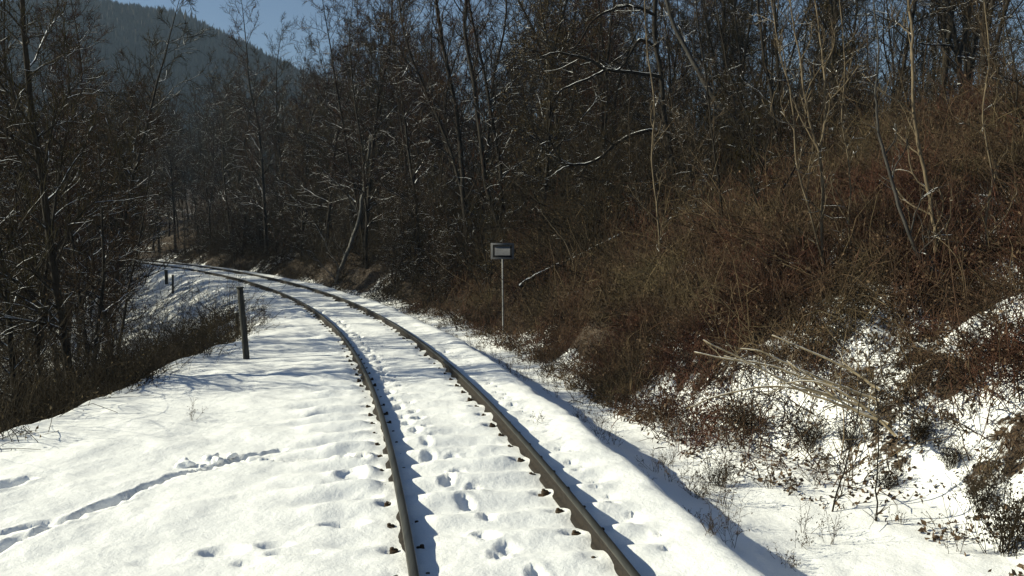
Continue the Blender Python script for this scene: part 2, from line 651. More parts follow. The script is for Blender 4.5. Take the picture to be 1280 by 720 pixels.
furrow([(-40, 690), (0, 674), (40, 662), (80, 647), (95, 640)], .10, .10, 1)
furrow([(98, 637), (125, 627), (150, 618)], .12, .15, 2)
furrow([(150, 618), (185, 604), (215, 594)], .05, .10, 3)
furrow([(215, 594), (245, 587), (275, 580)], .08, .14, 4)
furrow([(295, 574), (325, 569), (352, 563)], .08, .10, 5)
furrow([(275, 578), (330, 576), (400, 577), (460, 581)], .045, .12, 6)
furrow([(10, 655), (40, 649), (70, 643)], .09, .09, 7)
furrow([(-30, 607), (0, 600), (12, 597)], .2, .17, 8)
furrow([(12, 595), (35, 592)], .1, .1, 9)
for px, py, rx, ry, dz in ((280, 691, .2, .1, .05), (310, 706, .12, .06, .03), (195, 700, .2, .06, .02), (345, 686, .14, .08, .035), (365, 698, .2, .07, .04),
                           (404, 522, .2, .16, .06), (430, 548, .2, .1, .04), (440, 600, .16, .12, .05), (432, 660, .2, .1, .05), (455, 630, .15, .1, .045)):
    v = unproj(px, py, 1.0) - np.array([0, 0, CAMZ]); t = (-.2 - CAMZ) / v[2]
    stamp(Z, v[0] * t, v[1] * t, rx, ry, 0, dz, .2)

ny, nx = GX.shape
idx = np.arange(ny * nx).reshape(ny, nx)
Fq = np.stack([idx[:-1, :-1], idx[:-1, 1:], idx[1:, 1:], idx[1:, :-1]], -1).reshape(-1, 4)
ground = mesh_np('snowy_ground', np.stack([GX, GY, Z], -1).reshape(-1, 3), Fq, M_ground)
tag(ground, kind='structure')
# how much of the ground the snow covers (a real property of the place)
fr = foot_right(GS); el = edge_left(GS)
cov = np.ones_like(Z)
dr = GO - fr
band = .30 + .30 * fbm(GS * .25, GO * .3, 3, 91)
low = np.interp(GS, [0, 6, 9, 12, 16], [.22, .17, .11, .04, .0]) * np.exp(-(dr / 2.6) ** 2)
cb = .42 - .14 * sstep(2.5, 6, dr) + low + .42 * vnoise(GX * .8, GY * .8, 92) + .4 * np.exp(-(dr / .7) ** 2) * (1 - sstep(11, 14, GS))
GAPS = []
for px_, py_, gr_ in ((1262, 272, 1.0), (1200, 320, .55), (1160, 352, .4), (1100, 385, .35), (1085, 415, .3), (1250, 340, .4), (1135, 415, .3), (1272, 400, .7), (1180, 385, .25),
                      (1030, 300, .3), (1120, 470, .35), (1070, 505, .4), (1235, 500, .6), (1190, 560, .6), (1150, 520, .3), (920, 250, .5), (745, 395, .22), (700, 365, .3), (960, 560, .3)):
    q_, _d = ground_hit(px_, py_)
    GAPS.append((q_[0], q_[1], gr_))
    cb = np.maximum(cb, .60 * np.exp(-((GX - q_[0]) ** 2 + (GY - q_[1]) ** 2) / (gr_ * 1.5) ** 2))
q_, _d = ground_hit(738, 422)
cb = cb - .7 * np.exp(-((GX - q_[0]) ** 2 + (GY - q_[1]) ** 2) / 1.3 ** 2)
cb = np.where(GS > 17, cb * (1 - sstep(17, 22, GS)) + sstep(17, 22, GS) * (.20 + .5 * vnoise(GX * .35, GY * .35, 93)), cb)
cov = np.where(dr > -.3, 1 - (1 - np.clip(cb, 0, 1)) * sstep(-.3, .9, dr), cov)
dl = -GO - el
cl = .30 + .5 * vnoise(GX * .4, GY * .4, 94) + .40 * sstep(15, 24, GS)
cov = np.where(dl > 0, 1 - (1 - np.clip(cl, 0, 1)) * sstep(0, .9, dl), cov)
# ballast shows a little along the rails and in the ditch
a = np.abs(GO)
cov = cov - .30 * np.exp(-((np.abs(GO - .7525 + .0) - .10) / .05) ** 2) * (.5 + vnoise(GS * 3.3, GO * 2, 95)) * 1.3
cov = cov - .42 * np.exp(-((GO + .7525 + .10) / .05) ** 2) * (.6 + vnoise(GS * 3.3, GO * 2, 96))
pk = np.clip(np.cos(2 * np.pi * GS / .6), 0, 1) ** 3
cov = cov - .45 * pk * (np.exp(-((GO - .64) / .04) ** 2) + np.exp(-((GO + .86) / .035) ** 2))
cov = cov - .30 * np.exp(-((GO - 2.75) / .5) ** 2) * (.5 + 1.2 * vnoise(GX * 1.3, GY * 1.3, 97))
atr = ground.data.attributes.new('snow', 'FLOAT', 'POINT')
atr.data.foreach_set('value', np.clip(cov, 0, 1).astype(np.float32).ravel())

# ------------------------------------------------------------------ distant hill
hx = np.linspace(-1400, 900, 260); hy = np.linspace(230, 1300, 150)
HX, HY = np.meshgrid(hx, hy)
ridge_x = [-1400, -700, -420, -330, -250, -200, -130, -60, 0, 100, 300, 900]
ridge_z = [74, 106, 130, 133, 132, 126, 92, 66, 58, 54, 46, 34]
rzv = np.interp(HX, ridge_x, ridge_z)
prof = sstep(250, 560, HY) 
HZ = -14 + (rzv + 14) * prof + 14 * fbm(HX * .008, HY * .008, 4, 111) * sstep(240, 320, HY) * (1 - .6 * sstep(480, 560, HY))
i2 = np.arange(HX.size).reshape(HX.shape)
Fh = np.stack([i2[:-1, :-1], i2[:-1, 1:], i2[1:, 1:], i2[1:, :-1]], -1).reshape(-1, 4)
hill = mesh_np('hill', np.stack([HX, HY, HZ], -1).reshape(-1, 3), Fh, M_hill)
tag(hill, kind='structure')


def hill_z(x, y):
    fx = np.interp(x, hx, np.arange(len(hx))); fy = np.interp(y, hy, np.arange(len(hy)))
    return HZ[np.round(fy).astype(int), np.round(fx).astype(int)]


def hill_wood():
    g = np.random.default_rng(21)
    n = 26000
    y = g.uniform(290, 640, n)
    x = y * g.uniform(-.66, .25, n)
    z = hill_z(x, y)
    T = Tubes()
    V = []; 
    hgt = g.uniform(5, 9, n)
    conif = (vnoise(x * .02, y * .02, 5) > .34)
    hgt = np.where(conif, hgt * 1.25, hgt)
    k = 7
    for b_ in range(k):
        a0 = g.uniform(0, 2 * np.pi, n)
        sp = np.where(conif, .16, .30) * hgt
        base = np.stack([x + np.cos(a0) * sp * .35, y + np.sin(a0) * sp * .35, z + hgt * .12], -1)
        top = np.stack([x + np.cos(a0) * sp * np.where(conif, .02, .75), y + np.sin(a0) * sp * np.where(conif, .02, .75), z + hgt * g.uniform(.8, 1.05, n)], -1)
        w = np.stack([-np.sin(a0), np.cos(a0), 0 * a0], -1) * (sp * .34)[:, None]
        mid = (base + top) / 2 + np.stack([np.cos(a0), np.sin(a0), 0 * a0], -1) * (sp * .3)[:, None]
        V.append(np.stack([base, mid + w, top, mid - w], 1))
    V = np.concatenate(V).reshape(-1, 3)
    i = np.arange(len(V) // 4) * 4
    Fq = np.concatenate([np.stack([i, i + 1, i + 2], 1), np.stack([i, i + 2, i + 3], 1)])
    m = simple('far_wood', (.016, .015, .014), (.045, .040, .034), .03, .95, .05, 0, .01)
    o = mesh_np('hillside_wood', V, Fq, m, smooth=False)
    tag(o, 'far grey brown wood covering the distant hill at the top left', 'woodland', kind='stuff')


hill_wood()

# ------------------------------------------------------------------ railway track
track = empty('railway_track', (1.0, 0, 0))
tag(track, 'single railway track curving left through the snow', 'railway track')
tr_off = np.array([1.0, 0, 0])


def rail(off):
    # (lateral, z) outline of a flat bottomed rail, head width 7 cm, running surface z=0
    prof = [(-.030, 0), (.030, 0), (.035, -.008), (.035, -.036), (.010, -.048), (.009, -.118), (.030, -.132), (.062, -.146), (.062, -.158),
            (-.062, -.158), (-.062, -.146), (-.030, -.132), (-.009, -.118), (-.010, -.048), (-.035, -.036), (-.035, -.008)]
    ss = np.concatenate([np.arange(-20, 40, .4), np.arange(40, 150, 1.0)])
    k = len(prof)
    V = np.stack([track_pt(ss, off + a) + np.array([0, 0, b]) for a, b in prof], 1).reshape(-1, 3) - tr_off
    i = np.arange(len(ss) * k).reshape(len(ss), k)
    a = i[:-1]; b = i[1:]
    Fq = np.stack([a, np.roll(a, -1, 1), np.roll(b, -1, 1), b], -1)
    mi = np.zeros(Fq.shape[:2], int); mi[:, 0] = 1; mi[:, 1] = 1; mi[:, 15] = 1
    o = mesh_np('rail', V, Fq.reshape(-1, 4), None, track, smooth=False, mats=[M_rail, M_railtop], midx=mi.ravel())
    return o


rail(-.7525).__setitem__('label', 'left hand inner rail of the curve')
rail(.7525).__setitem__('label', 'right hand outer rail of the curve')


def box_np(cx, cy, cz, sx, sy, sz, bev=0.0):
    x, y, z = sx / 2, sy / 2, sz / 2
    b = min(bev, x * .6, y * .6)
    ring = [(-x + b, -y), (x - b, -y), (x, -y + b), (x, y - b), (x - b, y), (-x + b, y), (-x, y - b), (-x, -y + b)]
    V = []
    for zz, q in ((-z, 1), (z - b, 1), (z, 1 - b / max(x, y))):
        V += [(cx + p[0] * q, cy + p[1] * q, cz + zz) for p in ring]
    Fc = []
    for l in range(2):
        for i in range(8):
            a, c = l * 8 + i, l * 8 + (i + 1) % 8
            Fc.append((a, c, c + 8, a + 8))
    Fc.append((16, 17, 18, 23)); Fc.append((23, 18, 19, 22)); Fc.append((22, 19, 20, 21))
    return V, Fc


def multi_box(name, boxes, mat, parent=None, loc=(0, 0, 0), rz=0):
    V = []; Fc = []
    for bx in boxes:
        v, f = box_np(*bx)
        n = len(V)
        V += v; Fc += [tuple(i + n for i in q) for q in f]
    o = mesh_np(name, np.array(V), np.array(Fc), mat, parent, smooth=False)
    o.location = loc; o.rotation_euler = (0, 0, rz)
    return o


# rail fastening: ribbed base plate, two clips and bolts with nuts
fast_boxes = [(0, 0, .008, .34, .15, .018, .004), (-.105, 0, .035, .07, .07, .045, .01), (.105, 0, .035, .07, .07, .045, .01),
              (-.12, 0, .05, .034, .034, .05, .006), (.12, 0, .05, .034, .034, .05, .006)]
sl0 = None
farV = []; farF = []
ns = 0
for k in range(150):
    s0 = 4.2 + .6 * k
    p = track_pt(s0) - tr_off
    th = float(np.interp(s0, S, TH))
    if k < 90:
        if sl0 is None:
            sl0 = multi_box('sleeper', [(0, 0, 0, 2.5, .24, .15, .015)], M_sleeper, track)
            o = sl0
            f0 = multi_box('rail_fastening', fast_boxes, M_iron, o)
            f0.location = (-.7525, 0, .078)
            f1 = f0.copy(); col.objects.link(f1); f1.parent = o; f1.location = (.7525, 0, .078)
        else:
            o = sl0.copy(); col.objects.link(o); o.parent = track
            if k < 50:
                for q in (-1, 1):
                    f1 = f0.copy(); col.objects.link(f1); f1.parent = o; f1.location = (.7525 * q, 0, .078)
        o.location = (p[0], p[1], p[2] - .253)
        o.rotation_euler = (0, -.033, -th)
    if k >= 50:
        for q in (-1, 1):
            pc = track_pt(s0, .7525 * q) - tr_off
            for bx in fast_boxes:
                v, f = box_np(*bx)
                v = np.array(v)
                c, sn = math.cos(-th), math.sin(-th)
                v = np.stack([v[:, 0] * c - v[:, 1] * sn + pc[0], v[:, 0] * sn + v[:, 1] * c + pc[1], v[:, 2] + pc[2] - .175], 1)
                farF += [tuple(i + ns for i in qq) for qq in f]; ns += len(v); farV.append(v)
ff = mesh_np('rail_fastening', np.concatenate(farV), np.array(farF), M_iron, track, smooth=False)
ff['kind'] = 'stuff'; ff['label'] = 'small dark fastenings along the farther rails'

# ------------------------------------------------------------------ sign, posts
p, d = ground_hit(629, 419, 15, 60)
SIGND = d
sg = empty('railway_sign', p)
tag(sg, 'white board with a black rectangular outline on a thin grey pole beside the track', 'sign')
pole_h = 115 / F * d
wd = 29 / F * d; hg = 20 / F * d
T = Tubes()
T.add([(0, 0, -.3), (-.004, 0, .6), (-.012, 0, 1.3), (-.02, 0, pole_h - .02)], .022, 10)
T.build('pole', M_pole, sg)
zc = pole_h - hg / 2
brd = multi_box('board', [(-.02, -.03, 0, wd, .02, hg, .001)], M_signw, sg, (0, 0, zc))
t = .052; W2, H2 = wd * .82, hg * .78
multi_box('black_outline', [(-.02, -.0425, H2 / 2 - t / 2, W2, .005, t, 0.0), (-.02, -.0425, -H2 / 2 + t / 2, W2, .005, t, 0.0),
                            (-.02 - W2 / 2 + t / 2, -.0425, 0, t, .005, H2 - 2 * t, 0.0), (-.02 + W2 / 2 - t / 2, -.0425, 0, t, .005, H2 - 2 * t, 0.0)],
          M_signb, brd)
multi_box('white_panel', [(-.02, -.0415, 0, W2 - 2 * t - .006, .003, H2 - 2 * t - .006, 0.0)], M_signp, brd)
multi_box('clamp', [(-.02, -.008, .07, .07, .05, .025, .002), (-.02, -.008, -.07, .07, .05, .025, .002)], M_pole, sg, (0, 0, zc))


def post(px, py, pxt, pyt, wpx, name, label, dmin=12, d=None):
    if d is None: p, d = ground_hit(px, py, dmin, 90)
    else:
        p = unproj(px, py, d)
    top = unproj(pxt, pyt, d) - p
    w = wpx / F * d / 2
    e = empty(name, p)
    tag(e, label, 'post')
    T = Tubes()
    n = 7
    P = [np.array([0, 0, -.4]) + (top * 0)] + [top * t for t in np.linspace(0, 1, n)]
    T.add(P, [w * 1.05] + [w * (1.05 - .08 * t) for t in np.linspace(0, 1, n)], 12)
    T.build('shaft', M_post, e)
    c = multi_box('cap', [(0, 0, .012, w * 2.06, w * 2.06, .03, .012)], M_post, e, tuple(top))
    return e, d


post(308, 447, 300, 360, 7.6, 'wooden_post', 'tall dark weathered post leaning slightly, standing in the snow left of the track')
post(297, 425, 296, 392, 5, 'wooden_post', 'short grey post just behind the tall dark post', d=24.5)
post(208, 346, 207.5, 338, 4, 'wooden_post', 'small dark stump on the snowy slope below the far bend, left of the stake', d=47)
post(216, 357, 216, 344, 2.6, 'wooden_post', 'thin dark stake on the snowy slope below the far bend, right of the small stump', d=44)


# ------------------------------------------------------------------ tree generator
def walk(g, p0, dirv, L, n, wander, up=0.0):
    P = [np.array(p0, float)]
    d = np.array(dirv, float); d /= np.linalg.norm(d)
    for i in range(n):
        d = d + g.normal(size=3) * wander
        d[2] += up
        d /= np.linalg.norm(d)
        P.append(P[-1] + d * (L / n))
    return np.array(P)


def at(P, t):
    x = t * (len(P) - 1); i = min(int(x), len(P) - 2); f = x - i
    return P[i] * (1 - f) + P[i + 1] * f, (P[i + 1] - P[i]) / (np.linalg.norm(P[i + 1] - P[i]) + 1e-9)


def side_dir(g, d, ang, updown=0.0):
    v = g.normal(size=3); v -= d * v.dot(d); v /= np.linalg.norm(v)
    v[2] += updown; v -= d * v.dot(d) * .5; v /= np.linalg.norm(v)
    return d * math.cos(ang) + v * math.sin(ang)


def ramify(g, stem, r0, r1, TB, TW, n1, L1, n2, n3, start=.25, snow=None, leafc=None, tw=.0075, up=.06, ang=(.7, 1.25)):
    """limbs, branches and twigs on a stem polyline"""
    for i in range(n1):
        t = start + (1 - start) * ((i + g.random()) / n1)
        p, d = at(stem, min(t, .995))
        rr = (r0 + (r1 - r0) * t)
        L = L1 * (1 - .62 * (t - start) / (1 - start)) * g.uniform(.55, 1.15)
        b = walk(g, p, side_dir(g, d, g.uniform(*ang), .15), L, 7, .17, up)
        rb = min(rr * .55, .012 + L * .010)
        (snow if snow is not None and g.random() < .28 else TB).add(b, np.linspace(rb, tw * 1.1, len(b)), 5)
        for j in range(n2):
            t2 = .15 + .85 * (j + g.random()) / n2
            p2, d2 = at(b, min(t2, .99))
            L2 = L * .48 * (1.1 - .6 * t2) * g.uniform(.6, 1.3)
            c = walk(g, p2, side_dir(g, d2, g.uniform(.5, 1.1), .2), L2, 4, .2, up)
            (snow if snow is not None and g.random() < .15 else TB).add(c, np.linspace(max(tw * 1.3, rb * .4), tw, len(c)), 4)
            for k in range(n3):
                p3, d3 = at(c, min(.1 + .9 * (k + g.random()) / n3, .99))
                L3 = max(.25, L2 * .5) * g.uniform(.5, 1.2)
                e = walk(g, p3, side_dir(g, d3, g.uniform(.4, 1.0), .15), L3, 3, .16, up * .6)
                TW.add(e, np.linspace(tw, tw * .55, len(e)), 3)
                if leafc is not None:
                    for _ in range(g.integers(1, 5)):
                        leafc.append(e[g.integers(1, len(e))] + g.normal(size=3) * .04)


def make_tree(seed, H, r0, n1=30, n2=7, n3=7, L1=3.4, start=.22, lean=0., fork=0, leaves=False, bark=None, twig=None, snow=True, tw=.008, wander=.05, leafm=None):
    g = np.random.default_rng(seed)
    root = empty('bare_tree')
    TT, TB, TW, TS = Tubes(), Tubes(), Tubes(), Tubes()
    lc = [] if leaves else None
    d0 = np.array([math.sin(lean), 0, math.cos(lean)])
    stem = walk(g, (0, 0, -.5), d0, H + .5, 16, wander, .03)
    rad = r0 * (1 - np.linspace(0, 1, 17) ** 1.3 * .92); rad[0] *= 1.5; rad[1] *= 1.08
    TT.add(stem, rad, 9)
    stems = [(stem, r0, r0 * .1, n1)]
    for f in range(fork):
        t = g.uniform(.08, .35)
        p, d = at(stem, t)
        s2 = walk(g, p, side_dir(g, d, g.uniform(.22, .45), 0), H * (1 - t) * g.uniform(.8, 1), 12, wander, .05)
        r2 = r0 * .7
        TT.add(s2, r2 * (1 - np.linspace(0, 1, 13) ** 1.2 * .9), 7)
        stems.append((s2, r2, r2 * .1, int(n1 * .7)))
    for (P, ra, rb, n) in stems:
        ramify(g, P, ra, rb, TB, TW, n, L1, n2, n3, start, TS if snow else None, lc, tw)
    TT.build('trunk', bark or M_bark, root)
    br = TB.build('crown', bark or M_bark, root)
    TW.build('twig_clumps', twig or M_twig, br)
    if TS.g:
        TS.build('snowy_crown', M_snowtwig, root)
    if lc:
        lc = np.array(lc)
        leaves_mesh('dry_leaves', lc[g.random(len(lc)) < .6], .075, leafm or M_leaf, root, g)
    return root


PROTO = []
def proto(kind, *a, **k):
    o = make_tree(*a, **k)
    PROTO.append((kind, o, [False]))

proto('tall straight', 1, 17, .115, 44, 9, 9, 3.6, .16, tw=.007)
proto('forked', 2, 16, .11, 32, 9, 9, 3.4, .15, fork=1, tw=.007)
proto('slender', 3, 15, .075, 40, 7, 8, 2.5, .15, tw=.007)
proto('leaning', 4, 15, .10, 36, 8, 8, 3.2, .2, lean=.14, tw=.007)
proto('many-stemmed', 5, 14, .08, 24, 8, 8, 2.9, .12, fork=3, wander=.06, tw=.007)
proto('leaf-bearing', 6, 11, .09, 34, 7, 8, 3.0, .10, leaves=True, tw=.007)
proto('low-branched', 7, 13, .12, 44, 9, 9, 4.2, .06, wander=.07, tw=.007)
proto('withered-leaf', 8, 12, .09, 30, 8, 8, 3.0, .08, fork=1, leaves=True, leafm=M_leafo, tw=.007)



def use(i, pos, rz, sc, label, group, cat='tree'):
    kind, o, flag = PROTO[i]
    if not flag[0]:
        flag[0] = True; c = o
    else:
        c = copy_tree(o)
    c.location = pos
    c.rotation_euler = (0, 0, rz)
    c.scale = (sc, sc, sc)
    tag(c, label, cat, group)
    return c




def deep_wood():
    g = np.random.default_rng(64)
    Vs, Fs, n0 = [], [], 0
    base = []
    for q in range(4):
        T = Tubes()
        st = walk(g, (0, 0, -.5), (g.normal() * .05, g.normal() * .05, 1), 15, 8, .05, .03)
        T.add(st, np.linspace(.16, .03, 9), 4)
        for i in range(34):
            p, d = at(st, .15 + .84 * (i + g.random()) / 34)
            b = walk(g, p, side_dir(g, d, g.uniform(.5, 1.1), .2), g.uniform(1.8, 3.6), 4, .18, .06)
            T.add(b, np.linspace(.04, .018, 5), 3)
            for j in range(9):
                p2, d2 = at(b, g.uniform(.2, .98))
                T.add(walk(g, p2, side_dir(g, d2, g.uniform(.4, 1.), .2), g.uniform(.6, 1.4), 2, .2, .05), np.linspace(.02, .012, 3), 3)
        base.append(T.arrays())
    n = 420
    x = g.uniform(-120, 95, n); y = g.uniform(85, 240, n)
    ok = (np.abs(x / y) < .66)
    x, y = x[ok], y[ok]
    z, s, o = height(x, y, False)
    ok = np.abs(o) > 30
    for k in np.nonzero(ok)[0]:
        V, Fq = base[int(g.integers(4))]
        a = g.uniform(0, 6.28); sc = g.uniform(.8, 1.25)
        c, sn = math.cos(a) * sc, math.sin(a) * sc
        Vs.append(np.stack([V[:, 0] * c - V[:, 1] * sn + x[k], V[:, 0] * sn + V[:, 1] * c + y[k], V[:, 2] * sc + z[k]], 1))
        Fs.append(Fq + n0); n0 += len(V)
    o = mesh_np('deep_wood', np.concatenate(Vs), np.concatenate(Fs), M_twig)
    tag(o, 'dim mass of bare trees deep in the wood below the hill', 'woodland', kind='stuff')


deep_wood()
used_xy = []
def ok_xy(x, y, dmin):
    for a, b in used_xy:
        if (a - x) ** 2 + (b - y) ** 2 < dmin * dmin: return False
    used_xy.append((x, y)); return True


# hand placed trees on the left, whose trunks can be told apart
for (px, dd, pi, sc, rz, lab) in (
        (14, 15.5, 5, .72, 1.0, 'brown-leaved tree at the left edge of the picture, in the hollow'),
        (90, 16.5, 0, .72, 2.0, 'thick dark trunk standing in brush at the snow edge, nearest of the left trees'),
        (104, 18.5, 5, .62, .3, 'brown-leaved dark tree just right of the nearest left trunk'),
        (112, 20.5, 3, .55, 3.1, 'dark trunk leaning left behind the nearest left trees'),
        (44, 21, 4, .66, 4.0, 'clump of several dark stems near the left edge of the hollow'),
        (134, 24.5, 2, .60, .9, 'slim dark trunk right of the leaning left tree'),
        (146, 28, 2, .8, 5.2, 'slender dark tree at the right end of the left row, before the far bend'),
        (70, 29, 0, .85, 1.2, 'tall straight tree rising above the left hollow'),
        (-60, 19, 1, .7, 2.6, 'forked tree at the far left rim of the hollow')):
    x = (px - 640) / F * dd
    used_xy.append((x, dd))
    use(pi, (x, dd, gz(x, dd)), rz, sc, lab, 'trees in the hollow left of the track')

g = np.random.default_rng(99)
# the wood inside the curve
WEIGHT = [0, 1, 2, 3, 4, 6, 7, 1, 4, 5, 7, 6]
KL = {0: 'tall straight tree', 1: 'fork-trunked tree', 2: 'slender tree', 3: 'leaning tree', 4: 'many-stemmed tree',
      5: 'brown-leaved tree', 6: 'spreading low-branched tree', 7: 'withered-leaved tree'}


def scatter(n, smin, smax, omin, omax, dmin, where, group, sc0=.8, sc1=1.15, vis=(-.66, .66), ymin=0, pow_=1.):
    k = 0; tries = 0
    while k < n and tries < 20000:
        tries += 1
        s = g.uniform(smin, smax); off = omin + (omax - omin) * g.random() ** pow_
        p = track_pt(s, off)
        if p[1] < max(18, ymin) or not (vis[0] < p[0] / p[1] < vis[1]): continue
        ss, oo = track_so(np.array([p[0]]), np.array([p[1]]))
        if oo[0] * off < 0 or abs(oo[0]) < 3.6: continue
        if not ok_xy(p[0], p[1], dmin): continue
        i = WEIGHT[g.integers(len(WEIGHT))]
        use(i, (p[0], p[1], gz(p[0], p[1])), g.uniform(0, 6.28), g.uniform(sc0, sc1), KL[i] + ' ' + where, group)
        k += 1
    return k


print('inner', scatter(95, 34, 105, -46, -5, 2.1, 'in the dense wood on the inside of the bend', 'trees inside the bend', vis=(-.70, -.455)))
print('bend', scatter(135, 30, 120, 4.5, 40, 2.2, 'in the dark wood beyond the bend', 'trees beyond the bend', vis=(-.66, .12), pow_=1.6))
print('bank', scatter(46, 14, 60, 12, 34, 2.1, 'on the top of the right hand bank', 'trees on top of the right bank', .7, 1.05, vis=(.02, .7)))

# thin saplings filling the wood
sap = []
for q in range(3):
    gg = np.random.default_rng(300 + q)
    root = empty('sapling_tree')
    TT, TW = Tubes(), Tubes()
    for m_ in range(3 + q):
        st = walk(gg, (gg.normal() * .12, gg.normal() * .12, -.2), (gg.normal() * .16, gg.normal() * .16, 1), gg.uniform(3.2, 5.6), 9, .06, .03)
        TT.add(st, np.linspace(.026, .008, 10), 5)
        ramify(gg, st, .026, .008, TT, TW, 14, .95, 4, 3, .12, None, None, .006, .05)
    a = TT.build('stem_clumps', M_bark if q else M_tantwig, root)
    TW.build('twig_clumps', M_twig if q else M_tantwig, a)
    sap.append([root, False])


def use_sap(i, pos, rz, sc, label, group):
    r, fl = sap[i]
    c = copy_tree(r) if fl else r
    sap[i][1] = True
    c.location = pos; c.rotation_euler = (0, 0, rz); c.scale = (sc, sc, sc * 1.0)
    tag(c, label, 'sapling', group)


def scatter_sap(n, smin, smax, omin, omax, where, group, vis, s0=.6, s1=1.2, pow_=1.):
    k = 0; tries = 0
    while k < n and tries < 9000:
        tries += 1
        s = g.uniform(smin, smax); off = omin + (omax - omin) * g.random() ** pow_
        p = track_pt(s, off)
        if p[1] < 12 or not (vis[0] < p[0] / p[1] < vis[1]): continue
        i = int(g.integers(3))
        use_sap(i, (p[0], p[1], gz(p[0], p[1])), g.uniform(0, 6.28), g.uniform(s0, s1), 'thin many-stemmed ' + ('tan' if i == 0 else 'dark') + ' sapling ' + where, group)
        k += 1


scatter_sap(110, 24, 90, 3.9, 20, 'at the foot of the wood beyond the bend', 'saplings beyond the bend', (-.6, .1), pow_=1.5)
scatter_sap(44, 12, 45, 7, 17, 'on the brown right bank', 'saplings on the right bank', (.06, .62), .5, .95)
scatter_sap(12, 15, 60, -16, -4.4, 'in the hollow left of the track', 'saplings in the left hollow', (-.66, -.47), .6, 1.)


# ------------------------------------------------------------------ traced trees
def catmull(P, m=4):
    P = np.array(P, float)
    Q = np.vstack([2 * P[0] - P[1], P, 2 * P[-1] - P[-2]])
    out = []
    for i in range(1, len(Q) - 2):
        for t in np.linspace(0, 1, m, endpoint=False):
            a, b, c, d = Q[i - 1:i + 3]
            out.append(.5 * (2 * b + (c - a) * t + (2 * a - 5 * b + 4 * c - d) * t * t + (3 * b - a - 3 * c + d) * t ** 3))
    out.append(P[-1])
    return np.array(out)


def traced(name, label, cat, stems, d=None, bark=M_tan, twig=M_tantwig, seed=0, dens=3.0, L1=1.0, snow=False, group=None, tw=.005, n2=3, n3=2, dmin=8, sink=.15, limbs=()):
    """stems: list of (pixel polyline from foot to tip, width px at foot, width px at tip, depth drift)"""
    g_ = np.random.default_rng(seed + 500)
    foot = stems[0][0][0]
    if d is None: p0, d = ground_hit(foot[0], foot[1], dmin, 90)
    else: p0 = unproj(foot[0], foot[1], d)
    e = empty(name, p0)
    tag(e, label, cat, group)
    TT, TB, TW, TS = Tubes(), Tubes(), Tubes(), Tubes()
    for k, (pts, w0, w1, drift) in enumerate(stems):
        n = len(pts)
        P = [unproj(x, y, d + drift * i / max(1, n - 1) * (1 if k else 1)) - p0 for i, (x, y) in enumerate(pts)]
        if k == 0 and sink: P = [P[0] - np.array([0, 0, sink])] + P
        P = catmull(P, 4)
        P[1:-1] += g_.normal(size=(len(P) - 2, 3)) * .006 * d / 15
        r = np.linspace(w0, w1, len(P)) / F * d / 2 * .85
        TT.add(P, r, 8)
        L = np.linalg.norm(np.diff(P, axis=0), axis=1).sum()
        if dens > 0:
            ramify(g_, P, r[0], r[-1], TB, TW, max(2, int(L * dens)), L1, n2, n3, .12, TS if snow else None, None, tw, .06, (.5, 1.0))
    t = TT.build('trunk', bark, e)
    if TB.g:
        b = TB.build('crown', bark, e)
        TW.build('twig_clumps', twig, b)
    if TS.g:
        TS.build('snowy_crown', M_snowtwig, e)
    return e


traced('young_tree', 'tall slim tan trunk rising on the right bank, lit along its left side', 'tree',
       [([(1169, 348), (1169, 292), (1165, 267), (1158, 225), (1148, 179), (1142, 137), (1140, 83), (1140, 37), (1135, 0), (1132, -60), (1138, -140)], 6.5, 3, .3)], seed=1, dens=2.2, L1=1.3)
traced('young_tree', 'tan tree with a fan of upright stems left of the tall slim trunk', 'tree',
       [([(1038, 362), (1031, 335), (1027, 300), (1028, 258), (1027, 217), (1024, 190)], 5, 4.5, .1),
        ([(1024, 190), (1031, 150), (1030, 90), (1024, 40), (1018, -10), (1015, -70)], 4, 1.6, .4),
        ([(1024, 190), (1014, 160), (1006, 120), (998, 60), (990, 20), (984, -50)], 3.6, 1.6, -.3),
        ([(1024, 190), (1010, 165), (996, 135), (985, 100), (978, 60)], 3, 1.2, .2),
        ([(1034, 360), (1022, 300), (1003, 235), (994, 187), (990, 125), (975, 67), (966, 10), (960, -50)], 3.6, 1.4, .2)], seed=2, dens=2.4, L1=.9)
traced('crooked_tree', 'crooked dark trunk lying on the snow of the bank and curving upwards', 'tree',
       [([(1216, 351), (1197, 350), (1179, 345), (1154, 327), (1137, 293), (1123, 257), (1108, 200), (1100, 175), (1096, 137), (1094, 112), (1098, 60), (1092, 0)], 8, 2, .3)],
       seed=3, dens=2.0, bark=M_grey, twig=M_tantwig, sink=0)
traced('young_tree', 'dark upright stem in the brush left of the fan-shaped tree', 'tree',
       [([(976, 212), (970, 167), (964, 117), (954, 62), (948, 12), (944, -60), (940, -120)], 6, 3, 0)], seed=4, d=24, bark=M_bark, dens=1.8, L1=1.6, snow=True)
traced('young_tree', 'thin dark stem slanting up to the left above the brown brush', 'tree',
       [([(970, 232), (950, 200), (935, 146), (912, 92), (898, 25), (890, -50)], 3.4, 1.8, 0)], seed=5, d=22, bark=M_bark, dens=2, L1=1.2)
traced('leaning_tree', 'thick grey trunk leaning steeply to the left, snow along it', 'tree',
       [([(957, 214), (933, 167), (904, 137), (879, 100), (858, 62), (838, 20), (826, -40)], 10, 6, 1)], seed=6, d=27, bark=M_grey, dens=1.6, L1=2.2, snow=True)
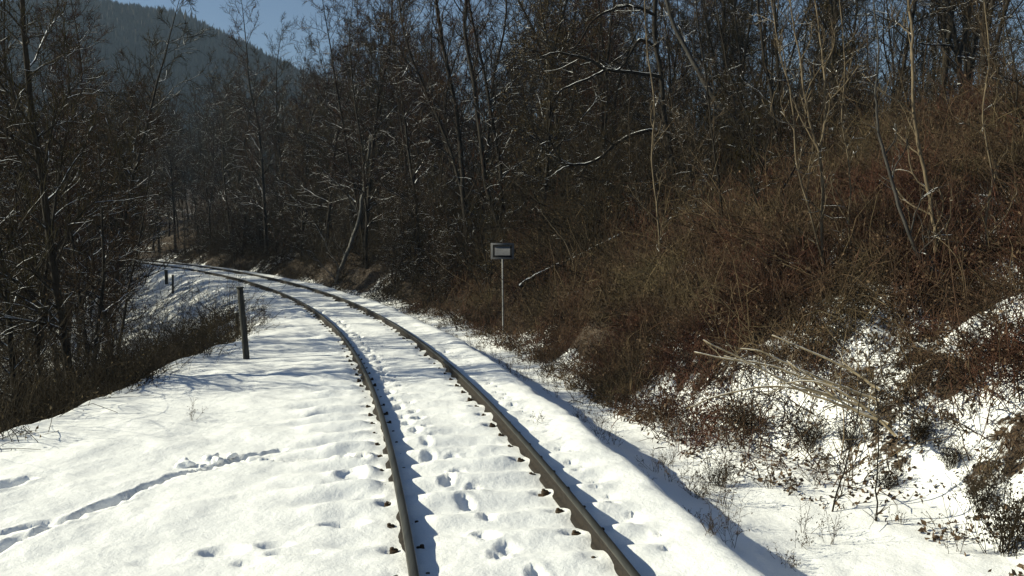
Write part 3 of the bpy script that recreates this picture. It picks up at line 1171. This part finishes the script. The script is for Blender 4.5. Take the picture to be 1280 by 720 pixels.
traced('forked_tree', 'pair of dark trunks in a V shape at the top right of the bank', 'tree',
       [([(1200, 100), (1198, 67), (1190, 30), (1184, 0), (1176, -70), (1170, -160)], 8, 5, 0), ([(1198, 72), (1207, 40), (1213, 0), (1216, -80), (1222, -160)], 7, 4, .6),
        ([(1198, 68), (1186, 58), (1165, 56), (1148, 54)], 4, 2, -.6), ([(1199, 72), (1215, 73), (1240, 79)], 4, 2, -1)],
       seed=7, d=27, bark=M_bark, dens=1.3, L1=2.2, snow=True)
traced('crooked_tree', 'large tree with crooked snow-lined limbs reaching left over the wood', 'tree',
       [([(852, 300), (846, 240), (838, 190), (830, 140), (826, 90), (818, 40), (822, -40), (830, -140)], 9, 6, 0),
        ([(827, 96), (800, 92), (758, 87), (735, 74), (708, 68), (692, 66), (675, 72)], 6, 2, -1.2),
        ([(758, 87), (740, 96), (715, 106), (700, 114), (687, 129)], 4, 1.6, -1),
        ([(822, 60), (800, 50), (780, 80), (770, 88), (758, 87)], 4.5, 3, -.8),
        ([(820, 20), (795, 8), (772, 10), (742, 25), (722, 55), (712, 70)], 5, 1.8, -1.5),
        ([(838, 170), (812, 163), (775, 176), (746, 200), (717, 206), (700, 200), (687, 177), (671, 185)], 5.5, 2, -1.5),
        ([(717, 206), (700, 212), (688, 222)], 3, 1.5, -1.5)],
       seed=8, d=27, bark=M_bark, dens=1.5, L1=1.7, snow=True, twig=M_twig, n2=4, n3=4, tw=.007)
traced('bare_tree', 'dark tall trunk with a long bend standing behind the sign', 'tree',
       [([(627, 345), (625, 288), (608, 233), (600, 167), (592, 104), (581, 42), (583, 0), (580, -80), (586, -160)], 8, 4, 0)],
       seed=9, d=33, bark=M_bark, twig=M_twig, dens=2.0, L1=3.0, snow=True, n2=6, n3=5, tw=.008)
traced('bare_tree', 'dark many-branched tree left of the sign, its trunk straight', 'tree',
       [([(590, 355), (584, 300), (578, 220), (571, 142), (556, 70), (545, 0), (540, -90)], 9, 4, 0), ([(580, 250), (560, 180), (530, 110), (505, 40), (495, -30)], 5, 2, 1)],
       seed=10, d=34, bark=M_bark, twig=M_twig, dens=2.4, L1=3.2, snow=True, n2=6, n3=6, tw=.008)
traced('pale_tree', 'pale whitish trunk leaning right in the dark wood beyond the track', 'tree',
       [([(421, 352), (428, 330), (446, 285), (454, 240), (460, 200), (463, 170)], 7, 4, 0)],
       seed=11, d=45, bark=M_birch, twig=M_twig, dens=1.2, L1=2.6, tw=.009, n2=5, n3=4)
traced('sapling_tree', 'pale bent sapling above the fallen log right of the sign', 'sapling',
       [([(717, 330), (715, 321), (705, 300), (692, 285), (682, 272), (676, 262)], 3, 1.2, 0)], seed=12, d=24, dens=2, L1=.5)
traced('fallen_log', 'long fallen trunk with snow on it, sloping up the bank right of the sign', 'log',
       [([(650, 358), (665, 348), (690, 335), (720, 322), (745, 309), (779, 292)], 7, 5, -.6)], seed=13, d=ground_hit(652, 364)[1] - 1.3, bark=M_snowtwig, dens=.4, L1=.5, sink=0)
# felled saplings low on the bank
cane = ((((1088, 512), (1040, 494), (983, 477), (930, 450), (879, 425)), 'pale felled sapling reaching furthest left over the brown brush'),
        (((1100, 487), (1058, 460), (1010, 438), (965, 419)), 'pale felled sapling lying highest above the brush'),
        (((1092, 520), (1048, 505), (1000, 487), (945, 458), (905, 445)), 'pale felled sapling beneath the longest one'),
        (((1050, 500), (1010, 488), (958, 483), (900, 494), (858, 511)), 'felled sapling bending down to the left end of the brush'),
        (((1110, 530), (1060, 508), (1010, 470), (985, 452)), 'short felled sapling at the right end of the felled ones'))
cane += ((((1098, 500), (1046, 482), (1000, 462), (952, 440), (925, 436)), 'felled sapling between the longest one and the highest one'),
         (((1040, 482), (1000, 470), (955, 455), (905, 448), (868, 440)), 'felled sapling whose tip ends just under the tip of the longest one'),
         (((1120, 545), (1085, 512), (1045, 486), (1010, 476), (975, 480)), 'felled sapling crossing the butt ends of the others'))
for k, (pts, lab) in enumerate(cane):
    p0, dd = ground_hit(pts[0][0], pts[0][1] + 6)
    traced('fallen_tree', lab, 'felled sapling', [(list(pts), 4.8, 2.0, .5)], d=dd - .75, seed=20 + k, dens=1.6, L1=.5, group='felled saplings on the right bank', sink=0, tw=.004, n2=2, n3=1, bark=M_dead, twig=M_tantwig)
traced('young_tree', 'thin dark leaning shoot growing from the snow at the foot of the bank', 'shoot',
       [([(1040, 640), (1049, 606), (1057, 584), (1066, 545), (1073, 514), (1078, 480)], 3.2, 1.4, 0)], seed=30, bark=M_bark, dens=3, L1=.3)
traced('young_tree', 'thin upright dark shoot right of the leaning shoot at the foot of the bank', 'shoot',
       [([(1096, 654), (1096, 600), (1098, 560), (1098, 522), (1094, 480)], 3, 1.4, 0)], seed=31, bark=M_bark, dens=3, L1=.3)
traced('fallen_log', 'short dark log on the snow at the right edge of the picture', 'log',
       [([(1238, 521), (1258, 514), (1300, 512), (1340, 505)], 7, 6, 0)], seed=33, bark=M_grey, dens=0, sink=0)
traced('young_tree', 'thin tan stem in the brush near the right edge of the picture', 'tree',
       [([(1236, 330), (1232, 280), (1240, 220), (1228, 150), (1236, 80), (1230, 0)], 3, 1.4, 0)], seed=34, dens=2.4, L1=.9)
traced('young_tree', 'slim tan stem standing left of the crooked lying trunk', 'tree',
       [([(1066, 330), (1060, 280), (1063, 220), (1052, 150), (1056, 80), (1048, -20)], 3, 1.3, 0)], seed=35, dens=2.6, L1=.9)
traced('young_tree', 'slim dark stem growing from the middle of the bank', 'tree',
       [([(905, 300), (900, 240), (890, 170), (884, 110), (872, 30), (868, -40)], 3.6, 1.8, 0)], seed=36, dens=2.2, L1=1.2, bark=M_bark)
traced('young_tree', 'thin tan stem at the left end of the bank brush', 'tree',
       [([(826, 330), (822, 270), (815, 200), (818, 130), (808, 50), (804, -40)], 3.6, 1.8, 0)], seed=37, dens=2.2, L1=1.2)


# ------------------------------------------------------------------ brush
def brush(name, label, cat, clumps, mat, leafm, seed, tw=.004, per=26, hs=1., leafn=1.2, fine=5):
    """clumps: (x, y, z, size)"""
    gg = np.random.default_rng(seed)
    C = np.repeat(np.array(clumps), per, 0)
    n = len(C)
    sz = C[:, 3] * gg.uniform(.55, 1.25, n)
    az = gg.uniform(0, 2 * np.pi, n)
    elv = gg.uniform(.35, 1.5, n)
    p = C[:, :3] + np.stack([gg.normal(size=n) * .22, gg.normal(size=n) * .22, 0 * az - .06], 1) * np.array([1, 1, 1])
    d = np.stack([np.cos(az) * np.cos(elv), np.sin(az) * np.cos(elv), np.sin(elv)], 1)
    P = [p]
    droop = gg.uniform(.10, .55, n)
    for k in range(fine):
        d = d + gg.normal(size=(n, 3)) * .16
        d[:, 2] -= droop * .45
        d /= np.linalg.norm(d, axis=1, keepdims=True)
        p = p + d * (sz / fine)[:, None]
        P.append(p)
    P = np.stack(P, 1)
    r = np.linspace(1.15, .45, fine + 1)[None] * (tw * gg.uniform(.7, 1.4, n))[:, None]
    T = Tubes(); T.g[(fine + 1, 3)] = list(zip(P, r))
    # side twigs
    m = int(n * 1.6)
    i = gg.integers(n, size=m); j = gg.integers(1, fine, size=m)
    b = P[i, j]; dd = gg.normal(size=(m, 3)); dd[:, 2] += .35
    dd /= np.linalg.norm(dd, axis=1, keepdims=True)
    L = (sz[i] * gg.uniform(.18, .4, m))[:, None]
    Q = np.stack([b, b + dd * L * .5, b + dd * L + gg.normal(size=(m, 3)) * .05 * L], 1)
    T.g[(3, 3)] = list(zip(Q, np.tile(np.linspace(.8, .4, 3)[None] * tw, (m, 1))))
    o = T.build(name, mat)
    tag(o, label, cat, kind='stuff')
    if leafn > 0:
        q = int(n * leafn)
        i = gg.integers(n, size=q); j = gg.integers(1, fine + 1, size=q)
        lo = leaves_mesh('dry_leaves', P[i, j] + gg.normal(size=(q, 3)) * .05, .055, leafm, o, gg)
        lo['kind'] = 'stuff'
    return o


def clump_field(n, smin, smax, ofn, seed, dens, size, ymax=200, vis=.68):
    gg = np.random.default_rng(seed)
    s = gg.uniform(smin, smax, n); t = gg.random(n)
    o0, o1 = ofn(s)
    off = o0 + (o1 - o0) * t
    P = track_pt(s, off)
    x, y = P[:, 0], P[:, 1]
    z, s2, o2 = height(x, y, False)
    keep = (gg.random(n) < dens(x, y, s2, o2)) & (y > 3.5) & (np.abs(x / y) < vis) & (np.abs(o2) > 2.6)
    x, y, z = x[keep], y[keep], z[keep]
    s2, o2 = s2[keep], o2[keep]
    sz = size(x, y, s2, o2) * np.exp(gg.normal(0, .38, len(x)))
    return np.stack([x, y, z, sz], 1)


def dens_bank(x, y, s, o):
    dr = o - foot_right(s)
    v = .95 + 1.2 * vnoise(x * .7, y * .7, 131)
    lowfree = np.interp(s, [0, 8, 10, 12, 14], [1.9, 1.15, .35, -.1, -.5])
    v = np.maximum(v, .55 * sstep(11, 14, s))
    v = v * (.45 * sstep(lowfree - .9, lowfree + .1, dr) + .55 * sstep(lowfree + .1, lowfree + 1.5, dr + 1.5 * vnoise(x * .6, y * .6, 136)))
    for gx_, gy_, gr in GAPS:
        v = v * (1 - .6 * np.exp(-((x - gx_) ** 2 + (y - gy_) ** 2) / gr ** 2))
    return v


cl1 = clump_field(5600, 4, 34, lambda s: (foot_right(s) - .3, foot_right(s) + 14), 11, dens_bank, lambda x, y, s, o: np.interp(o - foot_right(s), [0, 1.5, 4, 14], [.42, .70, .85, .95]))
print('bank clumps', len(cl1))
brush('bramble_thicket', 'reddish brown tangle of bare brambles and dry leaves covering the right bank', 'brambles', cl1, M_bramble, M_leaf, 12, .0058, 21, leafn=.9)
cl1b = clump_field(620, 5, 32, lambda s: (foot_right(s) + .2, foot_right(s) + 12), 17, dens_bank, lambda x, y, s, o: 1.15 + 0 * x)
brush('dry_tall_canes_undergrowth', 'coarse tan dead stems arching out of the brambles on the right bank', 'dead stems', cl1b, M_cane, M_leaf, 18, .0065, 4, leafn=.6, fine=6)
# dead grass and leaf litter bunches hugging the slope, so snow shows only between them
cl1c = clump_field(5200, 5, 20, lambda s: (foot_right(s) - .2, foot_right(s) + 7), 19, lambda x, y, s, o: sstep(-.4, 1.8, o - foot_right(s) + 1.8 * vnoise(x * .8, y * .8, 172) - np.interp(s, [0, 6, 8, 10, 12, 14, 18], [3.2, 2.3, 1.5, .75, .2, -.2, -.4])) * (.75 + 1.5 * vnoise(x * 1.3, y * 1.3, 171)), lambda x, y, s, o: .34 + 0 * x)
brush('matted_grass', 'matted brown dead grass and litter lying on the snow of the right bank', 'dead grass', cl1c, M_bramble, M_leaf, 20, .0048, 26, leafn=.7, fine=4)
gq = np.random.default_rng(808)
nl = 52000
sl_ = gq.uniform(6, 24, nl); ol_ = foot_right(sl_) - .4 + 8 * gq.random(nl) ** 1.1
pl_ = track_pt(sl_, ol_)
kl_ = gq.random(nl) < np.clip(.25 + 2.2 * vnoise(pl_[:, 0] * 1.7, pl_[:, 1] * 1.7, 210) + .12 * (ol_ - foot_right(sl_)), .03, 1)
pl_ = pl_[kl_]
pl_[:, 2] = height(pl_[:, 0], pl_[:, 1], True)[0] + .035
tag(leaves_mesh('leaf_litter_leaves', pl_, .07, M_leaf), 'brown fallen leaves scattered over the snow and soil of the right bank', 'fallen leaves', kind='stuff')
cl2 = clump_field(2600, 22, 85, lambda s: (foot_right(s) - .1, foot_right(s) + 16), 13, lambda x, y, s, o: .8 + vnoise(x * .5, y * .5, 132), lambda x, y, s, o: 1.2 + 1.3 * sstep(.5, 4, o - foot_right(s)))
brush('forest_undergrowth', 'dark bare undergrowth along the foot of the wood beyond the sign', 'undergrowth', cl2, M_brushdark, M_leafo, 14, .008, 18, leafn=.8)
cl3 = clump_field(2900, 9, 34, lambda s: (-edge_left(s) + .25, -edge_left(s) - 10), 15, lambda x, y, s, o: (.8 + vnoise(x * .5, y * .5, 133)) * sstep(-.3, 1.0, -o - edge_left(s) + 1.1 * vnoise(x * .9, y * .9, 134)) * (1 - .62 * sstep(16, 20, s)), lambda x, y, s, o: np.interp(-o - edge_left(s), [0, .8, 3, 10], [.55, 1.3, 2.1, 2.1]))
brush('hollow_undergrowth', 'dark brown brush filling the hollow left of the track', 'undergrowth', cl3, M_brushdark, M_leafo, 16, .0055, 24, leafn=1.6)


# ------------------------------------------------------------------ single weeds and small plants
def weed_proto(seed, h, n, twn=4, leaf=False, mat=M_weed):
    gg = np.random.default_rng(seed)
    root = empty('dry_plant')
    T = Tubes(); lc = []
    for _ in range(n):
        st = walk(gg, (gg.normal() * .05, gg.normal() * .05, -.04), (gg.normal() * .35, gg.normal() * .35, 1), h * gg.uniform(.5, 1.1), 5, .12, .0)
        T.add(st, np.linspace(.0035, .0018, 6), 4)
        for _k in range(twn):
            p, d = at(st, gg.uniform(.3, .98))
            e = walk(gg, p, side_dir(gg, d, gg.uniform(.4, 1.1)), h * gg.uniform(.12, .3), 3, .15, .02)
            T.add(e, np.linspace(.0024, .0016, 4), 3)
            lc += [e[-1], e[-2]]
    T.build('stalk_clumps', mat, root)
    if leaf: leaves_mesh('dry_foliage', np.array(lc), .03, mat, root, gg)
    return [root, False]


W = [weed_proto(601, .45, 9, 5, True), weed_proto(602, .32, 12, 4), weed_proto(603, .6, 6, 6, True), weed_proto(604, .28, 7, 3, True)]


W.append(weed_proto(605, .62, 46, 7, True, M_brushdark))


def use_weed(i, p, rz, sc, label, group=None, cat='weed'):
    c = copy_tree(W[i][0]) if W[i][1] else W[i][0]
    W[i][1] = True
    c.location = p; c.rotation_euler = (0, 0, rz); c.scale = (sc,) * 3
    tag(c, label, cat, group)


for px, py, i, sc, lab in ((676, 527, 3, .62, 'small dark tuft alone on the snow between the right rail and the ditch'),
                           (871, 622, 1, .9, 'dense dry weed on the berm edge, left of the snow-capped one'),
                           (905, 632, 0, .9, 'dry weed clump in the ditch with snow on its top'),
                           (912, 684, 2, .8, 'tall dry weed nearest the camera at the ditch edge'),
                           (888, 668, 1, .8, 'low dry weed next to the tallest one at the near ditch edge'),
                           (770, 560, 2, .62, 'upright dry weed in the middle of the ditch'),
                           (722, 524, 1, .7, 'dry weed in the ditch right of the lone tuft'),
                           (820, 590, 0, .7, 'dry weed midway along the near part of the ditch'),
                           (568, 446 - 40, 1, .8, 'dry weed at the snow edge left of the sign foot'),
                           (640, 440, 0, .8, 'dry weed just in front of the sign foot'),
                           (312, 408, 2, 1.1, 'dry weed beside the posts at the edge of the shelf'),
                           (328, 405, 0, 1.1, 'dark clump of weed right of the posts'),
                           (270, 395, 2, 1.2, 'dry weed left of the posts'),
                           (1258, 690, 4, 1.15, 'large dark low bush in the snow at the bottom right corner'),
                           (1225, 640, 4, .7, 'smaller dark bush just above the large corner bush'),
                           (1150, 560, 4, .7, 'dark bush in the snow right of the two upright shoots'),
                           (1188, 585, 4, .6, 'dark bush on the snowy slope below the short log'),
                           (1010, 560, 4, .75, 'dark bush left of the two upright shoots'),
                           (1060, 560, 4, .6, 'dark bush between the two upright shoots'),
                           (935, 545, 4, .65, 'dark bush at the lower rim of the brambles'),
                           (898, 610, 4, .6, 'round dark bush beside the berm, partly over the ditch'),
                           (1110, 615, 4, .5, 'small dark bush at the foot of the upright shoot'),
                           (240, 545 - 20, 2, .55, 'single thin weed on the left snow near the brush')):
    p, dd = ground_hit(px, py)
    use_weed(i, p, random.uniform(0, 6), sc, lab)
gg = np.random.default_rng(77)
k = 0
while k < 95:
    s_ = gg.uniform(7, 32); off = gg.normal(2.55, .5)
    if off < 1.9: continue
    p = track_pt(s_, off)
    i = int(gg.integers(4))
    use_weed(i, (p[0], p[1], gz(p[0], p[1], True)), gg.uniform(0, 6), gg.uniform(.4, .8), 'small dry weed poking through the snow of the ditch right of the track', 'weeds along the ditch')
    k += 1
k = 0
while k < 34:
    s_ = gg.uniform(6, 12); off = foot_right(s_) + gg.uniform(-.9, 3)
    p = track_pt(s_, off)
    if p[0] / p[1] > .62: continue
    i = int(gg.integers(4))
    use_weed(i, (p[0], p[1], gz(p[0], p[1], True)), gg.uniform(0, 6), gg.uniform(.5, 1.1), 'dry weed in the snow at the foot of the near right bank', 'weeds at the foot of the bank')
    k += 1
k = 0
while k < 30:
    s_ = gg.uniform(13, 45); off = -edge_left(s_) - gg.uniform(-.25, 1.2)
    p = track_pt(s_, off)
    i = int(gg.integers(4))
    use_weed(i, (p[0], p[1], gz(p[0], p[1], True)), gg.uniform(0, 6), gg.uniform(.6, 1.3), 'dry weed at the rim between the snow shelf and the left hollow', 'weeds on the left rim')
    k += 1

# snow clods thrown up by the furrow
clod = None
for n_, (px, py, sc) in enumerate(((232, 578, 1.3), (264, 575, 1.2), (272, 577, .8), (253, 583, .6), (290, 573, .7))):
    v = unproj(px, py, 1.0) - np.array([0, 0, CAMZ]); t = (-.2 - CAMZ) / v[2]
    if clod is None:
        import bmesh
        bm = bmesh.new()
        bmesh.ops.create_icosphere(bm, subdivisions=3, radius=.07)
        for q in bm.verts:
            c = np.array(q.co)
            f_ = 1 + .9 * float(fbm(np.array([c[0] * 16 + 3]), np.array([c[1] * 16 + c[2] * 13]), 3, 201)[0])
            q.co = Vector(c * f_); q.co.z *= .7
        me = bpy.data.meshes.new('snow_clod'); bm.to_mesh(me); bm.free()
        me.materials.append(M_snow)
        for pl in me.polygons: pl.use_smooth = True
        clod = bpy.data.objects.new('snow_clod', me); c = clod
        col.objects.link(c)
    else:
        c = clod.copy(); col.objects.link(c)
    x, y = v[0] * t, v[1] * t
    c.location = (x, y, gz(x, y, True) + .03)
    c.scale = (sc,) * 3; c.rotation_euler = (0, 0, n_ * 1.7)
    tag(c, ['largest snow clod beside the furrow, left one', 'squarish snow clod at the top of the furrow', 'small snow clod touching the squarish one',
            'tiny snow clod in the furrow between the larger two', 'small snow clod right of the others'][n_], 'snow clod', 'snow clods by the furrow')

# prototypes never placed would float at the origin
for kind, o, fl in PROTO:
    if not fl[0]: print('UNUSED', kind)

# ------------------------------------------------------------------ haze
hz, hnt = bpy.data.materials.new('haze_air'), None
hz.use_nodes = True
hnt = hz.node_tree
hnt.nodes.clear()
ho = hnt.nodes.new('ShaderNodeOutputMaterial')
pv = hnt.nodes.new('ShaderNodeVolumePrincipled')
pv.inputs['Color'].default_value = (.55, .74, 1, 1)
pv.inputs['Density'].default_value = .00028
pv.inputs['Anisotropy'].default_value = .0
hnt.links.new(pv.outputs[0], ho.inputs['Volume'])
X0, X1, Y0, Y1, Z0, Z1 = -1500, 1000, -320, 1650, -25, 190
Vh = np.array([(X0, Y0, Z0), (X1, Y0, Z0), (X1, Y1, Z0), (X0, Y1, Z0), (X0, Y0, Z1), (X1, Y0, Z1), (X1, Y1, Z1), (X0, Y1, Z1)])
Fh = np.array([(0, 3, 2, 1), (4, 5, 6, 7), (0, 1, 5, 4), (1, 2, 6, 5), (2, 3, 7, 6), (3, 0, 4, 7)])
haze = mesh_np('haze', Vh, Fh, hz, smooth=False)
tag(haze, 'thin bluish winter haze in the air', 'haze', kind='stuff')
